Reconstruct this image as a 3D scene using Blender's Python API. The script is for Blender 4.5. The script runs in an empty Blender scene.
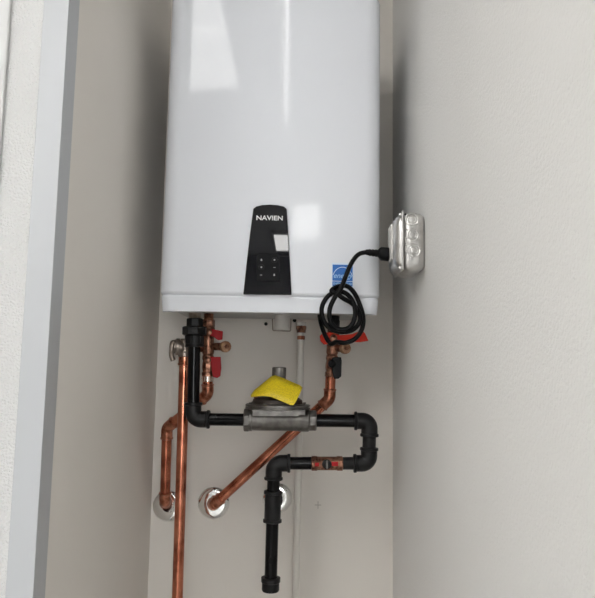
import bpy, bmesh, math
from mathutils import Vector, Matrix, Quaternion

sc = bpy.context.scene
COL = sc.collection
R = math.radians

# ---------------------------------------------------------------- camera
F = 650.0
CAM = Vector((0, 0, 1.5))
p, r = R(6.6), R(0.95)
FW = Vector((0, math.cos(p), math.sin(p)))
R0 = Vector((1, 0, 0)); U0 = Vector((0, -math.sin(p), math.cos(p)))
RT = math.cos(r) * R0 + math.sin(r) * U0
UP = -math.sin(r) * R0 + math.cos(r) * U0

def P(px, py, Y):
    d = (px - 297.5) * RT + (299 - py) * UP + F * FW
    return CAM + d * ((Y - CAM.y) / d.y)

cd = bpy.data.cameras.new('camera')
cam = bpy.data.objects.new('camera', cd); COL.objects.link(cam)
cd.sensor_fit = 'HORIZONTAL'; cd.sensor_width = 36; cd.lens = 36 * F / 595
cd.clip_start = 0.02
m = Matrix((RT, UP, -FW)).transposed().to_4x4(); m.translation = CAM
cam.matrix_world = m
sc.camera = cam

# ---------------------------------------------------------------- materials
def new_mat(name):
    m = bpy.data.materials.new(name); m.use_nodes = True
    return m, m.node_tree, m.node_tree.nodes['Principled BSDF']

def mat(name, col, rough=.5, metal=0., coat=0., spec=None, noise=None, bump=None, emis=None, coat_rough=.05):
    """noise=(scale, colour2, low, high); bump=(scale, strength, distance)"""
    m, nt, b = new_mat(name)
    b.inputs['Base Color'].default_value = (*col, 1)
    b.inputs['Roughness'].default_value = rough
    b.inputs['Metallic'].default_value = metal
    b.inputs['Coat Weight'].default_value = coat
    b.inputs['Coat Roughness'].default_value = coat_rough
    if spec is not None: b.inputs['Specular IOR Level'].default_value = spec
    tc = nt.nodes.new('ShaderNodeTexCoord')
    if noise:
        n = nt.nodes.new('ShaderNodeTexNoise'); n.inputs['Scale'].default_value = noise[0]
        n.inputs['Detail'].default_value = 5
        nt.links.new(tc.outputs['Object'], n.inputs['Vector'])
        cr = nt.nodes.new('ShaderNodeValToRGB')
        cr.color_ramp.elements[0].position = noise[2]; cr.color_ramp.elements[1].position = noise[3]
        cr.color_ramp.elements[0].color = (*noise[1], 1); cr.color_ramp.elements[1].color = (*col, 1)
        nt.links.new(n.outputs['Fac'], cr.inputs['Fac'])
        nt.links.new(cr.outputs['Color'], b.inputs['Base Color'])
    if bump:
        n = nt.nodes.new('ShaderNodeTexNoise'); n.inputs['Scale'].default_value = bump[0]
        n.inputs['Detail'].default_value = 3
        nt.links.new(tc.outputs['Object'], n.inputs['Vector'])
        bp = nt.nodes.new('ShaderNodeBump'); bp.inputs['Strength'].default_value = bump[1]
        bp.inputs['Distance'].default_value = bump[2]
        nt.links.new(n.outputs['Fac'], bp.inputs['Height'])
        nt.links.new(bp.outputs['Normal'], b.inputs['Normal'])
    if emis:
        b.inputs['Emission Color'].default_value = (*emis[0], 1)
        b.inputs['Emission Strength'].default_value = emis[1]
    return m

M = {}
M['wall'] = mat('warm_white_wall_paint', (.775, .765, .745), .75, noise=(2.2, (.76, .748, .725), .35, .65), bump=(250, .6, .0025))
M['rear'] = mat('grey_rear_wall_paint', (.45, .45, .445), .85)
M['niche'] = mat('niche_wall_paint', (.76, .72, .67), .8, noise=(3, (.74, .70, .648), .35, .65), bump=(140, .15, .0012))
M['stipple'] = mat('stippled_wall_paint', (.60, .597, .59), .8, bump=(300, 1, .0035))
M['casing'] = mat('casing_paint', (.66, .655, .64), .6)
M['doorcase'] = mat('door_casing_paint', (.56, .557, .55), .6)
M['trim'] = mat('grey_white_trim_plastic', (.44, .452, .468), .38)
M['ceiling'] = mat('ceiling_paint', (.75, .75, .74), .9, bump=(80, .2, .002))
M['floor'] = mat('grey_concrete', (.42, .415, .40), .6, noise=(4, (.36, .355, .345), .3, .7))
M['lamp'] = mat('lamp_diffuser', (.9, .9, .9), .5, emis=((1, .99, .975), 4.8))
M['lamp_dim'] = mat('dim_lamp_diffuser', (.9, .9, .9), .5, emis=((1, .99, .975), 4.5))
M['lamp_side'] = mat('side_lamp_diffuser', (.9, .9, .9), .5, emis=((1, .99, .975), 14))  # glow of the fill lights added on the left
M['lamp_rear'] = mat('rear_lamp_diffuser', (.9, .9, .9), .5, emis=((1, .99, .975), 30))  # glow of the fill light added at far right
M['lamp_far'] = mat('bright_lamp_diffuser', (.9, .9, .9), .5, emis=((1, .985, .965), 21))
M['lamp_tube'] = mat('lamp_tube', (.9, .9, .9), .5, emis=((1, .985, .965), 8))
M['pencil'] = mat('pencil_grey', (.40, .365, .335), .8)
M['daylight'] = mat('daylit_pane', (.8, .8, .8), .3, emis=((.95, .98, 1.), 12))  # glow of the added rear window
M['lamp_body'] = mat('white_enamel_housing', (.8, .8, .8), .4)
M['enamel'] = mat('gloss_white_enamel', (.745, .765, .81), .5, spec=0., coat=.8, coat_rough=.055)
M['under'] = mat('zinc_base_sheet', (.42, .42, .41), .5, metal=.2)
M['panel'] = mat('gloss_black_panel', (.003, .003, .005), .018, spec=.30)
M['keypad'] = mat('black_keypad', (.002, .002, .003), .3, spec=.12)
M['print'] = mat('white_print', (.75, .75, .75), .5)
M['printgrey'] = mat('grey_print', (.30, .30, .30), .5)
M['blue'] = mat('blue_sticker', (.006, .13, .47), .35)
M['stickerwhite'] = mat('sticker_border_white', (.62, .74, .86), .4)
M['lightblue'] = mat('sticker_pale_blue', (.30, .52, .78), .4)
M['iron'] = mat('black_malleable_iron', (.014, .0135, .014), .42, spec=.25, noise=(60, (.004, .004, .0045), .3, .7), bump=(420, .3, .0008))
M['ironpipe'] = mat('black_lacquered_pipe', (.0015, .0015, .002), .16, spec=.16, noise=(25, (.005, .0045, .0045), .3, .7))
M['zinc'] = mat('grey_cast_zinc', (.24, .228, .212), .36, metal=.8, noise=(45, (.10, .093, .087), .3, .7), bump=(300, .3, .0008))
M['steel'] = mat('galvanised_steel', (.72, .71, .69), .33, metal=1, noise=(40, (.48, .47, .46), .3, .7))
M['copper'] = mat('copper_pipe', (.62, .235, .145), .25, metal=1, noise=(26, (.30, .09, .052), .36, .60))
M['copperfit'] = mat('tarnished_copper_fitting', (.58, .245, .155), .28, metal=1, noise=(90, (.24, .08, .045), .35, .6))
M['brass'] = mat('tarnished_brass', (.40, .20, .13), .34, metal=.9, noise=(110, (.09, .036, .026), .35, .62))
M['brasscap'] = mat('pale_brass', (.52, .33, .21), .42, metal=.8, noise=(90, (.30, .15, .09), .35, .62))
M['nickel'] = mat('dull_nickel', (.34, .29, .25), .4, metal=.85, noise=(80, (.18, .14, .11), .3, .6))
M['solder'] = mat('solder_silver', (.70, .60, .52), .25, metal=1)
M['chrome'] = mat('chrome', (.85, .85, .84), .10, metal=1)
M['red'] = mat('red_vinyl', (.36, .006, .010), .42, spec=.2)
M['redbright'] = mat('bright_red_vinyl', (.64, .035, .016), .5, spec=.2)
M['black'] = mat('black_plastic', (.003, .003, .0035), .38, spec=.14)
M['rubber'] = mat('black_cord_rubber', (.003, .003, .0033), .34, spec=.13)
M['bronze'] = mat('dark_bronze_paint', (.05, .037, .03), .45, metal=.3)
M['white_pvc'] = mat('white_pvc', (.68, .655, .62), .4)
M['tube'] = mat('milky_plastic_tube', (.68, .65, .60), .35)
M['hole'] = mat('dark_hole', (.004, .004, .004), .8)
M['receptacle'] = mat('white_receptacle', (.72, .70, .66), .4)
M['tagprint'] = mat('tag_print', (.30, .22, .0), .6)
# yellow tag with faint rows of print
M['yellow'] = mat('yellow_vinyl_tag', (.80, .62, .012), .45)
nt = M['yellow'].node_tree; b = nt.nodes['Principled BSDF']
tc = nt.nodes.new('ShaderNodeTexCoord'); n = nt.nodes.new('ShaderNodeTexNoise'); n.inputs['Scale'].default_value = 420
mp = nt.nodes.new('ShaderNodeMapping'); mp.inputs['Rotation'].default_value = (0, R(18), 0); mp.inputs['Scale'].default_value = (1, 1, 2.2)
cr = nt.nodes.new('ShaderNodeValToRGB'); cr.color_ramp.elements[0].position = .40; cr.color_ramp.elements[1].position = .52
cr.color_ramp.elements[0].color = (.50, .36, .010, 1); cr.color_ramp.elements[1].color = (.80, .62, .012, 1)
nt.links.new(tc.outputs['Object'], mp.inputs['Vector']); nt.links.new(mp.outputs['Vector'], n.inputs['Vector'])
nt.links.new(n.outputs['Fac'], cr.inputs['Fac']); nt.links.new(cr.outputs['Color'], b.inputs['Base Color'])

# ---------------------------------------------------------------- mesh helpers
def offs(o):
    v = Vector((0, 0, 0))
    while o: v += o.location; o = o.parent
    return v

def frame(d):
    d = d.normalized()
    a = Vector((0, 0, 1)) if abs(d.z) < .9 else Vector((1, 0, 0))
    u = d.cross(a).normalized(); v = d.cross(u).normalized()
    return u, v

def fillet(pts, rad, n=8):
    out = [pts[0]]
    for i in range(1, len(pts) - 1):
        a, c, b = pts[i - 1], pts[i], pts[i + 1]
        d1 = (a - c); d2 = (b - c)
        ang = d1.angle(d2)
        if ang > math.pi - .02: out.append(c); continue
        rr = rad[i - 1] if isinstance(rad, (list, tuple)) else rad
        t = min(rr / math.tan(ang / 2), d1.length * .49, d2.length * .49)
        rr = t * math.tan(ang / 2)
        p1 = c + d1.normalized() * t; p2 = c + d2.normalized() * t
        cen = c + (d1.normalized() + d2.normalized()).normalized() * (rr / math.sin(ang / 2))
        v1 = p1 - cen; v2 = p2 - cen
        q = v1.rotation_difference(v2)
        for k in range(n + 1):
            out.append(cen + Quaternion().slerp(q, k / n) @ v1)
    out.append(pts[-1])
    return out

def spline(pts, n=8):
    out = []
    P_ = [2 * pts[0] - pts[1]] + list(pts) + [2 * pts[-1] - pts[-2]]
    for i in range(1, len(P_) - 2):
        a, b_, c, d = P_[i - 1:i + 3]
        for k in range(n):
            t = k / n
            out.append(.5 * ((2 * b_) + (c - a) * t + (2 * a - 5 * b_ + 4 * c - d) * t * t + (3 * b_ - a - 3 * c + d) * t ** 3))
    out.append(pts[-1])
    return out

class MB:
    def __init__(s): s.bm = bmesh.new()
    def ring(s, c, u, v, rad, seg, ph=0):
        return [s.bm.verts.new(c + u * (math.cos(2 * math.pi * k / seg + ph) * rad) + v * (math.sin(2 * math.pi * k / seg + ph) * rad)) for k in range(seg)]
    def bridge(s, a, b):
        n = len(a)
        for k in range(n): s.bm.faces.new((a[k], a[(k + 1) % n], b[(k + 1) % n], b[k]))
    def tube(s, pts, rad, seg=20, caps=True):
        pts = [Vector(q) for q in pts]
        T = []
        for i in range(len(pts)):
            if i == 0: t = pts[1] - pts[0]
            elif i == len(pts) - 1: t = pts[-1] - pts[-2]
            else: t = (pts[i + 1] - pts[i]).normalized() + (pts[i] - pts[i - 1]).normalized()
            T.append(t.normalized())
        u, v = frame(T[0]); prev = None
        first = None
        for i, c in enumerate(pts):
            if i:
                q = T[i - 1].rotation_difference(T[i]); u = q @ u; v = q @ v
            rr = rad[i] if isinstance(rad, (list, tuple)) else rad
            rg = s.ring(c, u, v, rr, seg)
            if prev: s.bridge(prev, rg)
            else: first = rg
            prev = rg
        if caps:
            s.bm.faces.new(first); s.bm.faces.new(prev)
        return s
    def lathe(s, a, d, prof, seg=24, ph=0):
        """prof: list of (t, radius) along direction d from a"""
        a = Vector(a); d = Vector(d).normalized(); u, v = frame(d); prev = None; first = None
        for t, rr in prof:
            rg = s.ring(a + d * t, u, v, max(rr, 1e-5), seg, ph)
            if prev: s.bridge(prev, rg)
            else: first = rg
            prev = rg
        s.bm.faces.new(first); s.bm.faces.new(prev)
        return s
    def box(s, x0, x1, y0, y1, z0, z1, mtx=None):
        vs = [s.bm.verts.new(Vector((x, y, z)) if mtx is None else mtx @ Vector((x, y, z))) for x in (x0, x1) for y in (y0, y1) for z in (z0, z1)]
        for f in ((0, 1, 3, 2), (4, 6, 7, 5), (0, 4, 5, 1), (2, 3, 7, 6), (0, 2, 6, 4), (1, 5, 7, 3)):
            s.bm.faces.new([vs[k] for k in f])
        return s
    def prism(s, pts, vec):
        a = [s.bm.verts.new(Vector(q)) for q in pts]; b = [s.bm.verts.new(Vector(q) + Vector(vec)) for q in pts]
        s.bm.faces.new(a); s.bm.faces.new(b[::-1]); s.bridge(a, b)
        return s
    def build(s, name, mt, parent=None, bevel=0, seg=2, angle=35):
        bm = s.bm
        bmesh.ops.recalc_face_normals(bm, faces=bm.faces[:])
        me = bpy.data.meshes.new(name)
        if parent: o_ = offs(parent)
        else:
            xs = [v.co for v in bm.verts]
            o_ = Vector(((min(c.x for c in xs) + max(c.x for c in xs)) / 2, (min(c.y for c in xs) + max(c.y for c in xs)) / 2, min(c.z for c in xs)))
        for v in bm.verts: v.co -= o_
        bm.to_mesh(me); bm.free()
        for f in me.polygons: f.use_smooth = True
        me.set_sharp_from_angle(angle=R(angle))
        me.materials.append(mt)
        o = bpy.data.objects.new(name, me); COL.objects.link(o)
        if parent: o.parent = parent
        else: o.location = o_
        if bevel:
            bv = o.modifiers.new('bevel', 'BEVEL'); bv.width = bevel; bv.segments = seg; bv.limit_method = 'ANGLE'; bv.angle_limit = R(40)
            bv.harden_normals = False
        return o

def thing(name, label, cat, loc, group=None):
    o = bpy.data.objects.new(name, None); COL.objects.link(o)
    o.location = loc; o.empty_display_size = .02
    o['label'] = label; o['category'] = cat
    if group: o['group'] = group
    return o
def tag(o, label, cat, group=None):
    o['label'] = label; o['category'] = cat
    if group: o['group'] = group
    return o
def struct(o): o['kind'] = 'structure'; return o

def text_mesh(body, size, mt, name, parent, mtx, extrude=.0003, offset=0., shear=0., sx=1.):
    cu = bpy.data.curves.new(name, 'FONT'); cu.body = body; cu.size = size; cu.extrude = extrude
    cu.align_x = 'CENTER'; cu.align_y = 'CENTER'; cu.offset = offset; cu.shear = shear
    tmp = bpy.data.objects.new('tmp', cu); COL.objects.link(tmp)
    dg = bpy.context.evaluated_depsgraph_get(); dg.update()
    me = bpy.data.meshes.new_from_object(tmp.evaluated_get(dg))
    bpy.data.objects.remove(tmp); bpy.data.curves.remove(cu)
    me.transform(Matrix.Diagonal((sx, 1, 1, 1)))
    me.transform(mtx)
    o_ = offs(parent)
    me.transform(Matrix.Translation(-o_))
    me.materials.clear(); me.materials.append(mt)
    o = bpy.data.objects.new(name, me); COL.objects.link(o); o.parent = parent
    return o

# ---------------------------------------------------------------- setting
XL, XR, YB, YF, ZC = -.356, .2465, 1.67, .93, 3.0
def wbox(name, mt, *a, bevel=0):
    return struct(MB().box(*a).build(name, M[mt], bevel=bevel))
wbox('wall_back', 'niche', XL, XR, YB, YB + .1, 0, ZC)
wbox('wall_left', 'niche', XL - .118, XL, YF + .02, YB + .1, 0, ZC)
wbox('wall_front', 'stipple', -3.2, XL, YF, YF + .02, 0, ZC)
wbox('wall_right', 'wall', XR, XR + .1, -.8, YB + .1, 0, ZC)
wbox('wall_far_right', 'casing', 1.8, 1.9, -5.7, .3, 0, ZC)
wbox('wall_side_return', 'casing', XR + .1, 1.8, .2, .3, 0, ZC)
wbox('wall_rear', 'rear', -3.2, 1.8, -5.7, -5.6, 0, ZC)
wbox('wall_far_left', 'casing', -3.3, -3.2, -5.7, YF + .02, 0, ZC)
wbox('floor', 'floor', -3.3, 1.9, -5.7, YB + .1, -.1, 0)
wbox('ceiling', 'ceiling', -3.3, 1.9, -5.7, YB + .1, ZC, ZC + .1)
wb = bpy.data.objects['wall_back']
c = P(318, 505, YB)
MB().box(c.x - .008, c.x + .008, YB - .0003, YB + .001, c.z - .0008, c.z + .0008).box(c.x - .0008, c.x + .0008, YB - .0003, YB + .001, c.z - .009, c.z + .009).build('pencil_mark', M['pencil'], wb)
# L shaped corner trim on the edge of the opening
t = .0022
pr = [(XL - .036, YF - t), (XL + t, YF - t), (XL + t, YF + .043), (XL, YF + .043), (XL, YF), (XL - .036, YF)]
struct(MB().prism([(x, y, 0) for x, y in pr], (0, 0, ZC)).build('trim_1', M['trim'], bevel=.0009))
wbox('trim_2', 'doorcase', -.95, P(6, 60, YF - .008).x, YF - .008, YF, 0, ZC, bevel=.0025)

# invented window behind the camera, added to brighten the lower heater and niche
wf = MB()
wx0, wx1, wz0, wz1 = .15, 1.65, .9, 2.15
for a in ((wx0 - .06, wx0, wz0 - .06, wz1 + .06), (wx1, wx1 + .06, wz0 - .06, wz1 + .06), (wx0, wx1, wz0 - .06, wz0), (wx0, wx1, wz1, wz1 + .06), ((wx0 + wx1) / 2 - .02, (wx0 + wx1) / 2 + .02, wz0, wz1)):
    wf.box(a[0], a[1], -5.6, -5.55, a[2], a[3])
win = struct(wf.build('window_1', M['lamp_body']))
MB().box(wx0, wx1, -5.6, -5.585, wz0, wz1).build('pane', M['daylight'], win)

# unseen ceiling lights, invented and placed to match light and reflections
def troffer(x0, x1, y0, y1, label, n=2, lm='lamp'):
    t_ = thing('ceiling_light', label, 'ceiling light', ((x0 + x1) / 2, (y0 + y1) / 2, ZC - .05))
    f = MB()
    for a in ((x0, x0 + .02, y0, y1), (x1 - .02, x1, y0, y1), (x0 + .02, x1 - .02, y0, y0 + .02), (x0 + .02, x1 - .02, y1 - .02, y1)):
        f.box(*a, ZC - .05, ZC - .001)
    f.build('housing', M['lamp_body'], t_)
    w = (y1 - y0 - .04) / n
    for k in range(n):
        MB().box(x0 + .021, x1 - .021, y0 + .02 + k * w + .03, y0 + .02 + (k + 1) * w - .03, ZC - .045, ZC - .002).build('diffuser', M[lm], t_)
troffer(-.84, -.38, -.56, .62, 'wide two panel ceiling light in front of the alcove')
troffer(-.28, -.09, -5.0, -4.05, 'small ceiling light far back in the room', 1, 'lamp_far')  # put in to reflect as a bright patch on the control panel
troffer(.06, .70, -4.3, -2.8, 'ceiling light behind the end of the right wall', 2, 'lamp_dim')  # put in to reflect as a glare patch on the heater cover
troffer(.95, 1.6, -3.6, -1.6, 'ceiling light nearest the far right wall', 2, 'lamp_rear')  # added fill, set outside the cover's reflections, for the left niche wall
troffer(-1.95, -1.35, -1.9, -.5, 'large ceiling light over the left of the room', 2, 'lamp_side')  # added fill to brighten the right wall, clear of the cover's reflections
troffer(-2.7, -1.95, -3.6, -2.4, 'large ceiling light over the rear left of the room', 2, 'lamp_side')  # further added fill, more frontal
t_ = thing('ceiling_light', 'slim single tube ceiling light beside the right wall', 'ceiling light', (-.045, -.2, ZC - .07))  # put in to make the thin bright streak on the heater cover
MB().box(-.075, -.015, -.95, .64, ZC - .04, ZC - .001).build('housing', M['lamp_body'], t_)
MB().tube([(-.045, -.93, ZC - .055), (-.045, .62, ZC - .055)], .008, 16).build('tube', M['lamp_tube'], t_)

# ---------------------------------------------------------------- water heater
HX0, HX1 = P(160.5, 300, 1.36).x, P(379.4, 304, 1.36).x
HC = (HX0 + HX1) / 2; HW = (HX1 - HX0) / 2
Y0 = 1.322
ZL = P(270, 296.5, 1.33).z            # lower edge of the cover face
ZB = P(270, 313.0, 1.345).z           # lower edge of the lip
ZT = ZB + .70
heater = thing('water_heater', 'white wall hung tankless water heater with black control panel', 'water heater', (HC, 1.5, ZB))
def cover_profile(inset=0., back=1.60, cr_=.036):
    w = HW - inset; bul = .008; pts = []
    n = 28
    for k in range(n + 1):
        x = -(w - cr_) + 2 * (w - cr_) * k / n
        pts.append((x, Y0 + inset + bul * (x / w) ** 2))
    # right rounded corner (elliptical)
    xe, ye = pts[-1]
    sl = 2 * bul * xe / (w * w)
    a0 = -math.pi / 2 + math.atan(sl)
    right = []
    cy = ye + cr_ * .95
    for k in range(1, 13):
        a = -math.pi / 2 + (math.pi / 2) * k / 12
        right.append((w - cr_ + cr_ * math.cos(a), cy + cr_ * .95 * math.sin(a)))
    left = [(-x, y) for x, y in right]
    return [(-w, back)] + left[::-1] + pts + right + [(w, back)]
b_ = MB(); prev = None; first = None
rows = [(ZL - .0005, .012), (ZL + .0004, .007), (ZL + .003, .0025), (ZL + .008, 0.), (ZL + .0085, 0.), (ZL + .010, 0.)]
rows += [(ZL + .010 + (ZT - .012 - ZL - .010) * k / 6, 0.) for k in range(1, 7)] + [(ZT - .0105, 0.), (ZT - .010, 0.), (ZT - .003, .002), (ZT, .009)]
for z, ins in rows:
    rg = [b_.bm.verts.new((HC + x, y, z)) for x, y in cover_profile(ins)]
    if prev: b_.bridge(prev, rg)
    else: first = rg
    prev = rg
b_.bm.faces.new(first); b_.bm.faces.new(prev)
b_.build('front_cover', M['enamel'], heater, angle=50)
# lower lip, slightly turned under
b_ = MB(); prev = None
for z, ins in ((ZL + .002, .0075), (ZL - .001, .0060), (ZL - .004, .0058), (ZL - .0045, .0059), (ZL - .006, .0062), (ZB + .0035, .0084), (ZB + .002, .0086), (ZB, .0095)):
    rg = [b_.bm.verts.new((HC + x * 1.012, y, z)) for x, y in cover_profile(ins, 1.36, .022)]
    if prev: b_.bridge(prev, rg)
    else: first = rg
    prev = rg
b_.bm.faces.new(first); b_.bm.faces.new(prev)
lip = b_.build('lower_lip', M['enamel'], heater, angle=50)
for px, py in ((202, 306.5), (341.5, 308)):
    c = P(px, py, Y0 + .014 + .008 * ((P(px, py, 1.34).x - HC) / HW) ** 2)
    s_ = MB(); s_.lathe(c + Vector((0, .008, 0)), (0, -1, -.12), [(0, .0034), (.0085, .0034), (.0095, .0026), (.0098, .0005)], 12)
    s_.build('screw', M['nickel'], lip)
    n_ = MB(); n_.box(c.x - .0006, c.x + .0006, c.y - .0012, c.y + .004, c.z + .005, c.z + .013); n_.build('notch', M['hole'], lip)
# base plate and rear chassis
MB().box(HC - HW + .006, HC + HW - .006, 1.359, 1.66, ZB + .014, ZT - .004).build('chassis', M['under'], heater, bevel=.003)
for px, py, rr in ((266, 324, .0045), (294.5, 320.5, .005)):
    Yy = 1.60
    c = P(px, py, Yy); c.z = ZB + .001
    # find depth where the underside meets that line of sight
    d = (px - 297.5) * RT + (299 - py) * UP + F * FW
    c = P(px, py, YB)
    MB().lathe(c, (0, -1, 0), [(0, rr), (.004, rr), (.005, rr * .7)], 12).build('mounting_screw', M['hole'], heater)
d = (224 - 297.5) * RT + (299 - 314) * UP + F * FW
c = CAM + d * ((ZB - CAM.z) / d.z)
MB().box(c.x - .004, c.x + .004, 1.395, 1.43, ZB + .010, ZB + .016).build('slot', M['hole'], heater)
# condensate socket
ca = P(273, 330, 1.55); cb = P(291, 330, 1.55); c = (ca + cb) / 2
w = (cb.x - ca.x) / 2
s_ = MB().lathe((c.x, 1.55, ZB + .014), (0, 0, -1), [(0, w * .84), (.030, w * .84), (.030, w), (ZB - c.z + .012, w), (ZB - c.z + .013, w * .92), (ZB - c.z + .016, w * .90)], 28)
s_.build('condensate_outlet', M['white_pvc'], heater, angle=30)

y_ = 1.55 - w - .001
MB().tube(fillet([P(272.4, 319, y_), P(272.8, 330.6, y_), P(290.6, 331.2, y_), P(290.9, 319, y_)], .003, 4), .0013, 8).build('outlet_clip', M['nickel'], heater)

# control panel
YP = Y0 - .0045
def FP(px, py, y=YP): return P(px, py, y)
q = [(243.2, 294.3), (291.6, 294.8), (289.8, 260), (288.2, 232), (286.6, 208.8), (284, 206.4), (278, 205.0), (270, 204.4), (262, 204.9), (256.5, 206.2), (253.2, 208.6), (249.8, 235), (246.3, 265)]
pn = MB().prism([FP(x, y) for x, y in q], (0, .007, 0)).build('control_panel', M['panel'], heater, bevel=.0014)
face_m = lambda c, rotz=0: Matrix.Translation(c) @ Matrix.Rotation(R(90), 4, 'X')
text_mesh('NAVIEN', .0135, M['print'], 'logo', pn, face_m(FP(269.6, 218.2, YP - .0004)), offset=.00025, sx=1.16)
kp = [(257, 254), (279, 254.3), (279.6, 281.2), (256.2, 281)]
kpo = MB().prism([FP(x, y, YP - .0012) for x, y in kp], (0, .002, 0)).build('keypad', M['keypad'], pn, bevel=.0007)
def disc(c, rr, mt, name, par, seg=16, th=.0006):
    MB().lathe(c, (0, -1, 0), [(0, rr), (th, rr), (th + .0002, rr * .8)], seg).build(name, mt, par)
for (x, y, kind) in ((261.4, 260.0, 'd'), (274.5, 260, 'c'), (261.4, 267.3, 'c'), (274.5, 267.4, 'b'), (261, 275, 'b'), (274.2, 275, 'd')):
    c = FP(x, y, YP - .0014)
    if kind == 'c':
        MB().lathe(c, (0, -1, 0), [(0, .0058), (.0008, .0056), (.001, .0045)], 20).build('button', M['black'], pn)
        disc(c + Vector((0, -.001, 0)), .0017, M['printgrey'], 'icon', pn)
    elif kind == 'b':
        MB().box(c.x - .0022, c.x + .0022, c.y - .0005, c.y, c.z - .0005, c.z + .0005).build('icon', M['printgrey'], pn)
    else:
        MB().prism([c + Vector(v) for v in ((-.0013, 0, -.0018), (.0013, 0, -.0018), (.0019, 0, 0), (.0006, 0, .0026), (-.0006, 0, .0026), (-.0017, 0, 0))], (0, -.0006, 0)).build('icon', M['printgrey'], pn)

# energy sticker (follows the gentle bulge of the cover: its plane sits just proud of the face)
stc = P(342.6, 275.0, Y0)
xs = stc.x - HC
ysf = Y0 + .008 * (xs / HW) ** 2
slope = math.atan(2 * .008 * xs / HW ** 2)
SM = Matrix.Translation((stc.x, ysf - .0012, stc.z)) @ Matrix.Rotation(slope, 4, 'Z')
hw, hh = .0222, .0246
stc = stc
st = thing('energy_sticker', 'square blue and white energy rating sticker on the heater cover', 'sticker', (stc.x, ysf - .0008, stc.z - hh))
def sbox(x0, x1, z0, z1, lay, mt, name):
    return MB().box(x0, x1, -.0003 - lay * .0003, .0006, z0, z1, mtx=SM).build(name, M[mt], st)
sbox(-hw, hw, -hh, hh, 0, 'stickerwhite', 'border')
sbox(-hw + .0014, hw - .0014, -hh + .0125, hh - .0030, 1, 'blue', 'blue_field')
sbox(-hw + .0014, hw - .0014, -hh + .0018, -hh + .0112, 1, 'blue', 'blue_band')
arc = []
for k in range(25):
    a = R(18 + 144 * k / 24); arc.append(SM @ Vector((.0205 * math.cos(a), -.0008, -.0080 + .0245 * math.sin(a))))
MB().tube(arc, .0007, 6).build('arc', M['stickerwhite'], st)
text_mesh('energy', .0145, M['lightblue'], 'script_lettering', st, SM @ Matrix.Translation((0, -.0008, -.0015)) @ Matrix.Rotation(R(90), 4, 'X'), shear=.4, offset=.0002, extrude=.0001)
text_mesh('ENERGY STAR', .0062, M['lightblue'], 'lettering', st, SM @ Matrix.Translation((0, -.0008, -hh + .0065)) @ Matrix.Rotation(R(90), 4, 'X'), offset=.0002, extrude=.0001)

# ---------------------------------------------------------------- pipe fitting helpers
def pxr(n, Y): return n * Y / F / 2     # radius of something n pixels wide at depth Y
def malleable_elbow(mb, c, d1, d2, rad, L, band=.007):
    d1 = d1.normalized(); d2 = d2.normalized()
    pts = fillet([c + d1 * (L - .001), c, c + d2 * (L - .001)], rad * 1.15, 8)
    mb.tube(pts, rad, 24)
    for d in (d1, d2):
        mb.lathe(c + d * (L - band), d, [(0, rad), (.0012, rad * 1.12), (band - .0015, rad * 1.13), (band, rad * 1.06), (band, rad * .8)], 24)
def fitting_band(mb, a, d, rad, w=.007, k=1.12):
    mb.lathe(a, d, [(0, rad * .95), (.001, rad * k), (w - .001, rad * k), (w, rad * .95)], 24)

YG = 1.46
G = lambda x, y: P(x, y, YG)
rp = pxr(12.2, YG)
gas_top, gA, gB, gC, gD, gE = G(194.9, 312), G(193, 419.2), G(369.6, 421), G(368.9, 463.3), G(274, 463.2), G(270.6, 585)
gas = thing('gas_pipe', 'black iron gas pipe looping below the heater, ending in a capped drop', 'pipe', (gE.x, YG, gE.z))
# threaded nipple from heater
z_top = ZB + .013
MB().lathe((gas_top.x, YG, z_top), (0, 0, -1), [(k * .0018, pxr(12.5, YG) * (1 if k % 2 else .93)) for k in range(16)], 24).build('threaded_nipple', M['nickel'], gas)
dn = (gA - gas_top).normalized()
def along(py): # point on vertical run at pixel row
    t_ = (G(193, py).z - gas_top.z) / (gA.z - gas_top.z); return gas_top.lerp(gA, t_)
# union
u_ = MB()
a = along(318.5); L = (along(326.5) - a).length
u_.lathe(a, dn, [(0, .0175), (.0015, .0195), (L, .0195)], 8, ph=.2)
u_.build('union_tail', M['iron'], gas, bevel=.0008)
a = along(326.5); L = (along(335.5) - a).length
MB().lathe(a, dn, [(0, .0245), (.002, .0280), (L - .002, .0280), (L, .0245)], 8, ph=.39).build('union_nut', M['iron'], gas, bevel=.0008)
a = along(335.5); L = (along(347) - a).length
u_ = MB().lathe(a, dn, [(0, .0195), (L * .7, .0195), (L * .72, .0205), (L, .0205), (L, .012)], 24)
for k in range(6):
    an = R(60 * k + 10); uu, vv = frame(dn); dd = uu * math.cos(an) + vv * math.sin(an)
    u_.tube([a + dd * .0195 + dn * .001, a + dd * .0195 + dn * (L * .72)], .0022, 8)
u_.build('union_body', M['iron'], gas)
MB().tube([along(344), along(408)], rp, 24).build('pipe', M['ironpipe'], gas)
hx = (gB - gA).normalized(); vz = (gC - gB).normalized(); hx2 = (gD - gC).normalized(); dz = (gE - gD).normalized()
re = pxr(16.2, YG)
def build_elbow(c, d1, d2, L1=.034):
    e = MB(); malleable_elbow(e, c, d1, d2, re, L1); e.build('elbow', M['iron'], gas)
build_elbow(gA, -dn, hx, .037)
build_elbow(gB, -hx, vz, .034)
build_elbow(gC, -vz, hx2, .034)
build_elbow(gD, -hx2, dz, .036)
def hseg(a, b, x0, x1):  # by pixel x along a-b
    def at(x):
        lo, hi = 0., 1.
        ta = (P(x, 440, YG).x - a.x) / (b.x - a.x); return a.lerp(b, ta)
    return at(x0), at(x1)
a, b = hseg(gA, gB, 203, 246); MB().tube([a, b], rp, 24).build('pipe', M['ironpipe'], gas)
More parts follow.
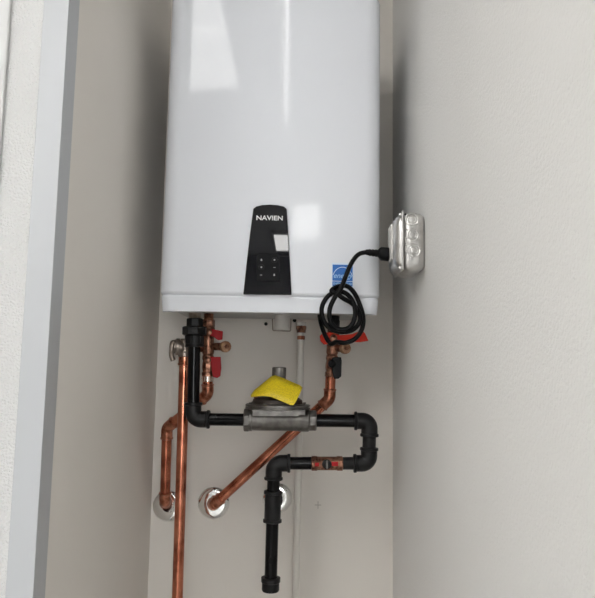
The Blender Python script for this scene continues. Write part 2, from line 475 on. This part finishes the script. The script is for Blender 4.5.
a, b = hseg(gA, gB, 312, 358); MB().tube([a, b], rp * 1.04, 24).build('pipe', M['ironpipe'], gas)
MB().tube([gB + vz * .028, gC - vz * .028], rp * 1.08, 24).build('nipple', M['iron'], gas)
a, b = hseg(gD, gC, 284, 314); MB().tube([a, b], rp, 24).build('pipe', M['ironpipe'], gas)
a, b = hseg(gD, gC, 340, 359); MB().tube([a, b], rp, 24).build('nipple', M['iron'], gas)
def vdrop(py):
    t_ = (G(272, py).z - gD.z) / (gE.z - gD.z); return gD.lerp(gE, t_)
MB().tube([vdrop(472), vdrop(493)], rp, 24).build('nipple', M['ironpipe'], gas)
te = MB()
a, b = vdrop(490.5), vdrop(522.5); L = (b - a).length
te.tube([a, b], re * .98, 24); fitting_band(te, a, dz, re, .0075); fitting_band(te, b - dz * .0075, dz, re, .0075)
cT = vdrop(500); wT = Vector((P(277, 497, YB).x, YB - .012, P(277, 497, YB).z))
dT = (wT - cT).normalized()
te.tube([cT, cT + dT * .036], re * .95, 24); fitting_band(te, cT + dT * .030, dT, re, .0075)
te.build('tee', M['iron'], gas)
MB().tube([cT + dT * .034, wT + dT * .012], rp, 24).build('wall_pipe', M['ironpipe'], gas)
MB().tube([vdrop(519), vdrop(581)], rp, 24).build('pipe', M['ironpipe'], gas)
a = vdrop(577); L = (vdrop(591.5) - a).length
cp = MB().lathe(a, dz, [(0, re * .9), (.001, re * 1.14), (.0095, re * 1.14), (.011, re * 1.03), (L - .004, re * 1.04), (L - .001, re * .95), (L, re * .7)], 24)
cp.build('cap', M['iron'], gas)

# ---------------------------------------------------------------- gas regulator
ra, rb = hseg(gA, gB, 243.5, 316.3)
rc = (ra + rb) / 2
reg = thing('gas_regulator', 'grey cast metal gas regulator set in the black pipe below the heater', 'regulator', (rc.x, YG, rc.z - .03))
L = (rb - ra).length
bd = MB()
rr = pxr(22.5, YG)
bd.lathe(ra + hx * .006, hx, [(0, rr * .8), (.004, rr * .98), (.012, rr * .98), (.013, rr * .92), (L * .70, rr * .92), (L * .72, rr * .98), (L - .024, rr * .98), (L - .022, rr * .90), (L - .014, rr * .86)], 28)
bd.build('body', M['zinc'], reg)
h1 = MB(); h1.lathe(ra, hx, [(0, rr * .95), (.002, rr * 1.06), (.011, rr * 1.06), (.013, rr * .95)], 8, ph=R(22.5)); h1.build('inlet_collar', M['zinc'], reg, bevel=.001)
h1 = MB(); h1.lathe(rb - hx * .017, hx, [(0, rr * .85), (.002, rr * .93), (.015, rr * .93), (.017, rr * .85)], 8, ph=R(22.5)); h1.build('outlet_collar', M['zinc'], reg, bevel=.001)
# neck block between body and flange
fc = P(277.8, 408, YG); fzt = P(277.8, 404.2, YG).z
fr = pxr(64, YG)
nk = MB().box(P(252, 420, YG).x, P(306, 420, YG).x, YG - .021, YG + .021, rc.z - .004, fc.z); nk.build('neck', M['zinc'], reg, bevel=.003)
fl = MB().lathe((fc.x, YG, fc.z - .002), (0, 0, 1), [(0, fr * .97), (.001, fr), (.0040, fr), (.0044, fr * .96), (.0062, fr * .96), (.0066, fr), (.0098, fr), (.0108, fr * .96), (.012, fr * .8)], 48)
for k in range(8):
    an = R(45 * k + 20); cc = Vector((fc.x + math.cos(an) * fr * .88, YG + math.sin(an) * fr * .88, fc.z + .006))
    fl.lathe(cc, (0, 0, 1), [(0, .0038), (.0055, .0038), (.0065, .003)], 6)
fl.build('flange', M['zinc'], reg)
dz0 = fc.z + .0085
dr = pxr(50, YG); dh = P(277.8, 396, YG).z - dz0
dm = MB().lathe((fc.x - .001, YG, dz0), (0, 0, 1), [(0, dr), (dh * .55, dr * .97), (dh * .8, dr * .86), (dh, dr * .62), (dh + .004, dr * .34)], 40); dm.build('dome', M['bronze'], reg)
sx = P(279, 380, YG).x; sz0 = P(279, 397, YG).z; sz1 = P(279, 381, YG).z; szt = P(279, 367.2, YG).z; sr = pxr(14, YG)
MB().lathe((sx, YG, sz0 - .003), (0, 0, 1), [(0, sr * 1.1), (.004, sr * 1.1), (.004, sr * .92), (sz1 - sz0 + .006, sr * .92)], 24).build('stem', M['brass'], reg)
MB().lathe((sx, YG, sz1 - .004), (0, 0, 1), [(0, sr * .9), (.002, sr * .97), (.004, sr * .90), (.006, sr * .97), (.014, sr * .97), (.016, sr), (szt - sz1 + .002, sr), (szt - sz1 + .004, sr * .9)], 24).build('cap', M['zinc'], reg)
vp = P(256.5, 392, YG - .01)
MB().lathe((vp.x, YG - .01, dz0), (0, 0, 1), [(0, .006), (vp.z - dz0, .006), (vp.z - dz0 + .004, .004)], 12).build('vent_cap', M['brass'], reg)

# yellow tag, a bent vinyl sheet wrapped over the stem
tagpts = [
    ((250.8, 395.0, 1.424), (251.2, 397.2, 1.414)),
    ((255.0, 389.6, 1.426), (256.5, 396.4, 1.404)),
    ((263.0, 383.2, 1.430), (263.5, 396.0, 1.396)),
    ((271.0, 376.6, 1.434), (270.8, 396.8, 1.391)),
    ((275.0, 375.2, 1.434), (277.5, 399.4, 1.387)),
    ((283.0, 378.0, 1.431), (284.0, 402.2, 1.383)),
    ((292.0, 382.0, 1.425), (290.5, 405.0, 1.381)),
    ((299.8, 385.2, 1.420), (293.5, 405.2, 1.381)),
    ((302.6, 387.6, 1.417), (296.3, 401.0, 1.386)),
]
b_ = MB(); g_ = []
for t0, t1 in tagpts:
    A_, B_ = P(*t0), P(*t1)
    g_.append([b_.bm.verts.new(A_.lerp(B_, k / 4) + Vector((0, -.003 * math.sin(math.pi * k / 4), 0))) for k in range(5)])
for i in range(len(g_) - 1):
    for k in range(4): b_.bm.faces.new((g_[i][k], g_[i][k + 1], g_[i + 1][k + 1], g_[i + 1][k]))
yt = b_.build('warning_tag', M['yellow'], angle=60)
so = yt.modifiers.new('thickness', 'SOLIDIFY'); so.thickness = .0009; so.offset = 0
tag(yt, 'bent yellow printed warning tag draped over the grey gas regulator', 'tag')

# ---------------------------------------------------------------- gas shutoff valve
va, vb = hseg(gD, gC, 311.5, 343)
gv = thing('gas_valve', 'short brown shutoff valve with red marking in the lower black pipe', 'valve', ((va.x + vb.x) / 2, YG, va.z - .02))
d_ = (vb - va).normalized(); L = (vb - va).length; rv = pxr(14.5, YG)
MB().lathe(va, d_, [(0, rv * .9), (.0015, rv * 1.02), (.012, rv * 1.02), (.014, rv * .94), (L - .014, rv * .94), (L - .012, rv * 1.02), (L - .0015, rv * 1.02), (L, rv * .9)], 8, ph=R(22.5)).build('body', M['brass'], gv, bevel=.0008)
vc = (va + vb) / 2 + Vector((-.001, -rv * .9, 0))
MB().lathe(vc, (0, -1, 0), [(0, .0105), (.004, .0105), (.005, .009)], 20).build('stem_boss', M['iron'], gv)
MB().box(vc.x - .002, vc.x + .002, vc.y - .0095, vc.y - .004, vc.z - .0085, vc.z + .0085).build('stem_key', M['zinc'], gv, bevel=.0006)
rc2 = vc + Vector((.018, .0, .001))
MB().box(rc2.x - .0075, rc2.x + .0065, rc2.y - .0022, rc2.y + .004, rc2.z - .0045, rc2.z + .0045).build('red_mark', M['red'], gv, bevel=.0008)
rc2 = vc + Vector((-.021, .0, -.001))
MB().box(rc2.x - .005, rc2.x + .004, rc2.y - .0012, rc2.y + .004, rc2.z - .004, rc2.z + .004).build('red_mark', M['red'], gv, bevel=.0008)

# ---------------------------------------------------------------- isolation valves
YW = 1.53
def iso_valve(xt, yt_, xb, yb, label, top_lever, low_lever, cap_px, nutmat='brass'):
    """stack hanging from heater: threaded tail, nut, tee with round cap, ball body"""
    top = P(xt, yt_, YW); bot = P(xb, yb, YW)
    top = Vector((top.x, YW, ZB + .013))
    v = thing('isolation_valve', label, 'valve', (bot.x, YW, bot.z))
    d = (bot - top).normalized(); 
    def row(py): return top.lerp(bot, (P(xb, py, YW).z - top.z) / (bot.z - top.z))
    def seg(name, y0, y1, prof, mt, sg=24, bev=0):
        a = row(y0); L = (row(y1) - a).length
        return MB().lathe(a, d, [(t_ * L, r_) for t_, r_ in prof], sg, ph=.2).build(name, M[mt], v, bevel=bev)
    MB().lathe(top, d, [(k * .0016, .0118 if k % 2 else .0108) for k in range(22)], 24).build('threaded_tail', M['brass'], v)
    seg('union_nut', 319, 327.5, [(0, .0125), (.15, .0150), (.85, .0150), (1, .013)], nutmat, 6, .0006)
    seg('collar', 327.5, 336, [(0, .0145), (.2, .0150), (1, .0135)], 'brass')
    seg('tee_body', 336, 355, [(0, .0130), (.1, .0140), (.9, .0140), (1, .012)], 'brass')
    seg('ball_body', 354, 377.5, [(0, .0120), (.10, .0142), (.22, .0142), (.28, .0125), (.45, .0140), (.6, .0140), (.75, .0125), (.8, .0142), (.95, .0142), (1, .011)], 'brass', 8, .0006)
    # side branch with round cap
    c0 = row(cap_px[1] - .5); c1 = P(cap_px[0], cap_px[1], YW - .020)
    dd = (c1 - c0).normalized()
    MB().tube([c0, c1 - dd * .004], .0088, 20).build('branch', M['brass'], v)
    c2 = c1 + dd * .006
    cpn = MB().lathe(c1 - dd * .005, Vector((dd.x * .6, -1, 0)), [(0, .0105), (.002, .0132), (.012, .0132), (.014, .0118)], 12, ph=.1)
    kk = cpn.build('round_cap', M['brasscap'], v, bevel=.0006)
    ccc = c1 - dd * .005 + Vector((dd.x * .6, -1, 0)).normalized() * .013
    MB().lathe(ccc, Vector((dd.x * .6, -1, 0)), [(0, .0055), (.003, .0055), (.0035, .0045)], 6).build('cap_key', M['brass'], kk)
    return v, row
def lever(v, pts, yfront, th, mt, name='lever'):
    o = MB().prism([P(x, y, yfront) for x, y in pts], (0, th, 0)).build(name, M[mt], v, bevel=.0012, seg=3)
    return o
hv, hrow = iso_valve(209.0, 312, 207.5, 379, 'brass isolation valve with two dark red levers, under heater left side', None, None, (226, 346.8))
lever(hv, [(207, 328.6), (213, 329.2), (222.8, 331.2), (222.3, 339.6), (218, 340.2), (213, 336.6), (207, 334.5)], YW - .024, .006, 'red')
lever(hv, [(209.5, 356.8), (220.6, 356.8), (221.2, 368), (220.2, 376.2), (217, 378), (212.8, 376.8), (211.2, 368)], YW - .021, .005, 'red')
for py, dx in ((332.5, .003), (360, .002)):
    c = hrow(py); MB().lathe(c + Vector((dx, 0, 0)), (0, -1, 0), [(0, .0085), (.024, .0085), (.026, .005)], 12).build('stem_nut', M['brass'], hv)
cv, crow = iso_valve(334.5, 312, 330.5, 379, 'brass isolation valve with bright red and black levers, behind the coiled cord', None, None, (345.3, 348.5), 'black')
lever(cv, [(319.8, 336), (323, 332.6), (330, 332.2), (340, 335), (352, 334), (362, 330.2), (365.2, 333.4), (368.6, 340.8), (360, 342.2), (350, 341.6), (340, 343.6), (330, 344), (324, 344.6), (320.5, 341)], YW - .024, .006, 'redbright')
lever(cv, [(332.2, 358), (334, 357), (341.2, 357.2), (341.8, 361), (341.2, 376.5), (338.5, 378.8), (334, 378.8), (332.6, 372), (331.4, 364)], YW - .022, .007, 'black')
for py, mt in ((338.5, 'brass'), (364, 'black')):
    c = crow(py); MB().lathe(c, (0, -1, 0), [(0, .0088), (.0255, .0088), (.027, .006)], 16).build('stem_nut', M[mt], cv)
# dark insulated tail above the right valve
c = crow(316); MB().lathe(c, (crow(330) - c), [(0, .0125), (.03, .0125), (.032, .011)], 20).build('tail_sleeve', M['black'], cv)

# ---------------------------------------------------------------- copper runs
def copper_run(name, label, pts, rad, couplings, nb, base):
    t_ = thing(name, label, 'pipe', base)
    pl = fillet(pts, nb, 8)
    MB().tube(pl, rad, 24).build('pipe', M['copper'], t_)
    return t_
def sleeve(par, a, b, rad, mt='copperfit', name='coupling', ring=True):
    d = (b - a); L = d.length
    mb = MB().lathe(a, d, [(0, rad * 1.02), (.0012, rad * 1.14), (L - .0012, rad * 1.14), (L, rad * 1.02)], 24)
    mb.build(name, M[mt], par)
def elbow_cu(par, c, d1, d2, rad, L, name='elbow'):
    d1 = d1.normalized(); d2 = d2.normalized(); mb = MB()
    mb.tube(fillet([c + d1 * L, c, c + d2 * L], rad * 1.5, 8), rad * 1.14, 24)
    for d in (d1, d2):
        mb.lathe(c + d * (L - .004), d, [(0, rad * 1.12), (.001, rad * 1.26), (.0035, rad * 1.26), (.0048, rad * 1.05)], 24)
    mb.build(name, M['copperfit'], par)
rc_ = pxr(10.2, 1.55)
# left: from the hot valve behind the riser to the left escutcheon
pl0 = [P(207.5, 376, YW), P(207.8, 394, YW + .004), P(167, 428, 1.585), P(165, 501, 1.612), P(167.5, 506, YB + .004)]
pl0[0] = hrow(376)
e1 = thing('copper_pipe', 'copper pipe bending from the red lever valve to the leftmost wall flange', 'pipe', P(165, 506, 1.61))
MB().tube([pl0[0], pl0[1]], rc_, 24).build('pipe', M['copper'], e1)
MB().tube([pl0[1], pl0[2]], rc_, 24).build('pipe', M['copper'], e1)
MB().tube([pl0[2], pl0[3]], rc_, 24).build('pipe', M['copper'], e1)
MB().tube([pl0[3], pl0[4]], rc_, 24).build('pipe', M['copper'], e1)
elbow_cu(e1, pl0[1], pl0[0] - pl0[1], pl0[2] - pl0[1], rc_, .023)
elbow_cu(e1, pl0[2], pl0[1] - pl0[2], pl0[3] - pl0[2], rc_, .026)
elbow_cu(e1, pl0[3], pl0[2] - pl0[3], pl0[4] - pl0[3], rc_, .021)
sleeve(e1, pl0[0], hrow(382), rc_ * 1.02, 'solder', 'solder_joint')
# right: diagonal
q0 = [crow(376), P(329.5, 399, YW + .006), P(214, 504.5, 1.615), P(212.5, 503.5, YB + .004)]
e2 = thing('copper_pipe', 'long copper pipe running diagonally behind the gas regulator to the middle flange', 'pipe', P(213, 504, 1.61))
MB().tube([q0[0], q0[1]], rc_, 24).build('pipe', M['copper'], e2)
MB().tube([q0[1], q0[2]], rc_, 24).build('pipe', M['copper'], e2)
MB().tube([q0[2], q0[3]], rc_, 24).build('pipe', M['copper'], e2)
elbow_cu(e2, q0[1], q0[0] - q0[1], q0[2] - q0[1], rc_, .024)
elbow_cu(e2, q0[2], q0[1] - q0[2], q0[3] - q0[2], rc_, .024)
# riser with relief valve
YR = 1.503
ru = P(184.7, 357, YR); rl = P(177.4, 598, YR)
dr_ = (rl - ru).normalized()
bot_r = ru + dr_ * ((ru.z - .30) / -dr_.z)
e3 = thing('copper_riser', 'long straight upright copper pipe running down the left of the alcove', 'pipe', bot_r)
MB().tube([ru, bot_r], pxr(10.4, YR), 24).build('pipe', M['copper'], e3)
MB().lathe(ru - dr_ * .002, dr_, [(0, .0125), (.002, .0140), (.016, .0140), (.017, .0155), (.020, .0155), (.022, .0125)], 24).build('adapter', M['copperfit'], e3)
# foot: clamp at floor
MB().lathe(Vector((bot_r.x, bot_r.y, .0)), (0, 0, 1), [(0, .03), (.004, .03), (.006, .02), (.30, .0125), (.31, .0118)], 20).build('floor_stub', M['copperfit'], e3)
rvv = thing('relief_valve', 'small dull nickel relief valve with hanging test lever atop the upright copper pipe', 'valve', ru)
bt = P(185.5, 338, YR)
MB().lathe(ru + Vector((0, 0, -.002)), bt - ru, [(0, .0125), (.004, .0155), (.012, .0150), (.014, .0125), (.026, .0135), (.040, .0135), (.044, .010)], 20).build('body', M['nickel'], rvv)
cc = P(184, 347, YR)
bonnet = MB().lathe(cc, Vector((-1, -.25, .02)), [(0, .0150), (.006, .0165), (.010, .0165), (.011, .0195), (.018, .0195), (.020, .0160), (.026, .0150), (.028, .009)], 20); bonnet.build('bonnet', M['nickel'], rvv)
lv = MB(); 
lv.tube(spline([P(176.5, 345, YR - .012), P(174.4, 342.8, YR - .016), P(172.6, 343.0, YR - .018), P(171.6, 350, YR - .02), P(171.6, 356, YR - .022), P(173.4, 360.5, YR - .022)], 6), [.0045] * 7 + [.0060] * 24, 12)
lv.build('test_lever', M['nickel'], rvv)
cb_ = hrow(346); MB().tube([cc, Vector((cb_.x - .010, cb_.y, cc.z))], .0105, 20).build('inlet', M['brass'], rvv)

# ---------------------------------------------------------------- escutcheons
def escutcheon(px, py, n, label, hole):
    c = P(px, py, YB - .002); c.y = YB; rr = pxr(n, YB)
    t_ = MB().lathe(c, (0, -1, 0), [(0, rr), (.001, rr), (.003, rr * .97), (.0075, rr * .80), (.0085, rr * .70), (.0085, hole * 1.3), (.013, hole * 1.15), (.013, hole), (.002, hole * .98)], 40)
    o = t_.build('wall_flange', M['chrome']); return tag(o, label, 'pipe flange', 'round pipe flanges on the back wall')
escutcheon(168, 506, 30, 'round chrome flange on back wall behind upright copper pipe, leftmost of three', rc_)
escutcheon(213.5, 503, 31, 'round chrome flange on back wall at the end of the diagonal copper pipe', rc_)
escutcheon(277.3, 498, 29, 'round chrome flange on back wall behind the black iron tee', rp)

# ---------------------------------------------------------------- drain tube
YT = 1.60
tt = P(301.3, 325, YT); tb = P(295.5, 598, YT)
tbot = tt + (tb - tt) * ((tt.z - .0) / (tt.z - tb.z))
dt = thing('drain_tube', 'thin milky plastic drain tube hanging straight down the back wall', 'tube', tbot)
MB().tube([P(301, 338, YT), tbot], pxr(7.0, YT), 20).build('tube', M['tube'], dt)
d_ = (tbot - tt).normalized()
MB().lathe(Vector((tt.x, YT, ZB + .002)), (0, 0, -1), [(0, .0125), (.006, .0125), (.01, .0105), ((ZB - tt.z) + .002, .0100)], 20).build('outlet_stub', M['white_pvc'], dt)
a = P(301.3, 325.5, YT); MB().lathe(a, d_, [(0, .0105), (.002, .0125), (.009, .0125), (.011, .0115), (.018, .0108)], 8).build('nut', M['brass'], dt)
MB().tube([a + d_ * .015, P(301, 340, YT)], .0075, 16).build('tail', M['white_pvc'], dt)
a = P(301.1, 335.8, YT); MB().lathe(a, d_, [(0, .0085), (.001, .0095), (.009, .0095), (.010, .0085)], 8).build('ferrule_nut', M['copperfit'], dt)

# ---------------------------------------------------------------- outlet box on right wall
bx = thing('outlet_box', 'galvanised steel electrical outlet box on the right wall', 'outlet', (XR, 1.335, P(414, 268, 1.28).z))
bz0 = P(414, 270.5, 1.236).z; bz1 = P(414, 211.5, 1.236).z
by0, by1 = 1.236, 1.345
bx0 = P(403.3, 240, by0).x
body = MB().box(bx0, XR - .0005, by0, by1, bz0, bz1).build('box', M['steel'], bx, bevel=.014, seg=5)
# flange rim and raised cover
MB().box(bx0 - .003, bx0 + .0005, by0 - .003, by1 + .002, bz0 + .001, bz1 + .001).build('cover_rim', M['steel'], bx, bevel=.0012)
cvv = MB(); prev = None
zc = (bz0 + bz1) / 2; yc = (by0 + by1) / 2; hy = (by1 - by0) / 2; hz = (bz1 - bz0) / 2
def rrect(x, a, b, rr, n=5):
    pts = []
    for (sy, sz, s0) in ((1, 1, 0), (-1, 1, 90), (-1, -1, 180), (1, -1, 270)):
        for k in range(n + 1):
            an = R(s0 + 90 * k / n)
            pts.append(Vector((x, yc + sy * (a - rr) + rr * math.cos(an), zc + sz * (b - rr) + rr * math.sin(an))))
    return pts
xc0 = bx0 - .003
for (dx, ins) in ((0, .003), (.004, .0045), (.009, .009), (.012, .014), (.0128, .020)):
    rg = [cvv.bm.verts.new(q_) for q_ in rrect(xc0 - dx, hy - ins, hz - ins, .016)]
    if prev: cvv.bridge(prev, rg)
    else: first = rg
    prev = rg
cvv.bm.faces.new(first); cvv.bm.faces.new(prev)
cvv.build('raised_cover', M['steel'], bx, angle=50)
xr_ = xc0 - .0128
zr0, zr1 = P(392, 261, 1.29).z, P(392, 226, 1.29).z
rec = MB().box(xr_ - .003, xr_ + .001, yc - .022, yc + .020, zr0, zr1).build('receptacle', M['receptacle'], bx, bevel=.0015)
# corner screws
for (sy, sz) in ((-1, 1), (-1, -1)):
    MB().lathe(Vector((xc0 + .001, yc + sy * (hy - .006), zc + sz * (hz - .006))), (-1, 0, 0), [(0, .0042), (.004, .0042), (.006, .003)], 10).build('cover_screw', M['steel'], bx)
# knockouts on the side facing the room
for px, py, n in ((411.8, 219.6, 13), (413.0, 234.8, 11), (413.6, 250.4, 13)):
    c = P(px, py, by0); rr = pxr(n, by0)
    ko = MB()
    for k in (rr, rr * .62):
        ring = [c + Vector((math.cos(R(15 * i)) * k, 0, math.sin(R(15 * i)) * k)) for i in range(24)]
        ko.tube(ring + [ring[0]], .0013, 6)
    ko.lathe(c, (0, -1, 0), [(-.001, rr * .5), (.0012, rr * .5), (.0016, rr * .4)], 24)
    ko.build('knockout', M['steel'], bx)
c = P(407, 229.7, by0); disc(c, .0016, M['hole'], 'hole', bx, 12)
c = P(405.3, 214.5, by0); disc(c, .0022, M['hole'], 'hole', bx, 12)
c = P(406.4, 244.5, by0 - .0003)
text_mesh('LISTED', .0085, M['receptacle'], 'stamped_lettering', bx, Matrix.Translation(c) @ Matrix.Rotation(R(90), 4, 'X') @ Matrix.Rotation(R(-90), 4, 'Z'), sx=1.15, offset=.0002)

# ---------------------------------------------------------------- power cord
cordpx = [(366.5, 252.2, 1.303), (360, 253.6, 1.3), (355, 257.8, 1.297), (350, 266, 1.294), (345.5, 277, 1.29), (341, 288, 1.286), (334.5, 298, 1.283), (329.8, 309, 1.283), (330, 320, 1.284), (336, 328, 1.285), (345, 329.3, 1.286), (352, 324.5, 1.288), (355.2, 314, 1.29), (353.5, 303, 1.292), (348, 295, 1.294), (341, 291.5, 1.295), (333.5, 292.5, 1.296), (326.5, 298, 1.295), (321.8, 308, 1.294), (323.5, 320, 1.294), (331, 329, 1.295), (343, 332, 1.297), (354, 329, 1.299), (360, 320.5, 1.3), (358.5, 311, 1.299), (352, 303.5, 1.294), (343.5, 298.5, 1.285), (337.5, 294.2, 1.2845), (331.5, 291.0, 1.29), (337, 286.8, 1.3), (346.5, 286, 1.308), (354, 292.5, 1.309), (359.5, 304, 1.31), (363.2, 317.5, 1.309), (361.8, 329.5, 1.308), (355.2, 338.6, 1.308), (345.5, 342.8, 1.312), (337, 341.8, 1.325), (330.5, 343.6, 1.345), (325, 335, 1.37), (320.8, 323, 1.39), (319.6, 315, 1.4)]
pts = [P(*q_) for q_ in cordpx]
pts.append(Vector((pts[-1].x, 1.41, ZB + .0))); 
pc = thing('power_cord', 'black power cord coiled in front of the heater and plugged into the outlet', 'cord', P(345, 343, 1.31))
MB().tube(spline(pts, 6), .00475, 14).build('cord', M['rubber'], pc)
# plug
pa = Vector((xr_ - .0032, 1.300, P(388, 254.5, 1.300).z)); pb = pts[0]
dp = (pb - pa); Lp = dp.length; dpn = dp.normalized(); 
u, v = Vector((0, 0, 1)), dpn.cross(Vector((0, 0, 1))).normalized()
pg = MB(); prev = None
for t_, a_, b2 in ((0, .0128, .0125), (.03, .0136, .0125), (.34, .0132, .0125), (.42, .0112, .011), (.47, .0080, .008), (.52, .0072, .0072), (.55, .0076, .0076), (.60, .0076, .0076), (.62, .0068, .0068), (.66, .0068, .0068), (.68, .0073, .0073), (.74, .0073, .0073), (.76, .0065, .0065), (.80, .0065, .0065), (.82, .0070, .0070), (.88, .0070, .0070), (.9, .0062, .0062), (1.0, .0058, .0058), (1.04, .0048, .0048)):
    c = pa + dp * t_
    rg = []
    for k in range(24):
        an = 2 * math.pi * k / 24
        e_ = .6 if t_ < .5 else 1.0
        ca_, sa_ = math.cos(an), math.sin(an)
        rg.append(pg.bm.verts.new(c + u * (math.copysign(abs(ca_) ** e_, ca_) * a_) + v * (math.copysign(abs(sa_) ** e_, sa_) * b2)))
    if prev: pg.bridge(prev, rg)
    else: first = rg
    prev = rg
pg.bm.faces.new(first); pg.bm.faces.new(prev)
pg.build('plug', M['black'], pc)

# ---------------------------------------------------------------- world and view
w = bpy.data.worlds.new('world'); sc.world = w; w.use_nodes = True
w.node_tree.nodes['Background'].inputs[0].default_value = (.5, .5, .5, 1)
w.node_tree.nodes['Background'].inputs[1].default_value = .3
sc.cycles.use_denoising = True
sc.cycles.max_bounces = 8
sc.view_settings.view_transform = 'Standard'
sc.view_settings.look = 'None'
sc.view_settings.gamma = 1
sc.view_settings.exposure = 0.16
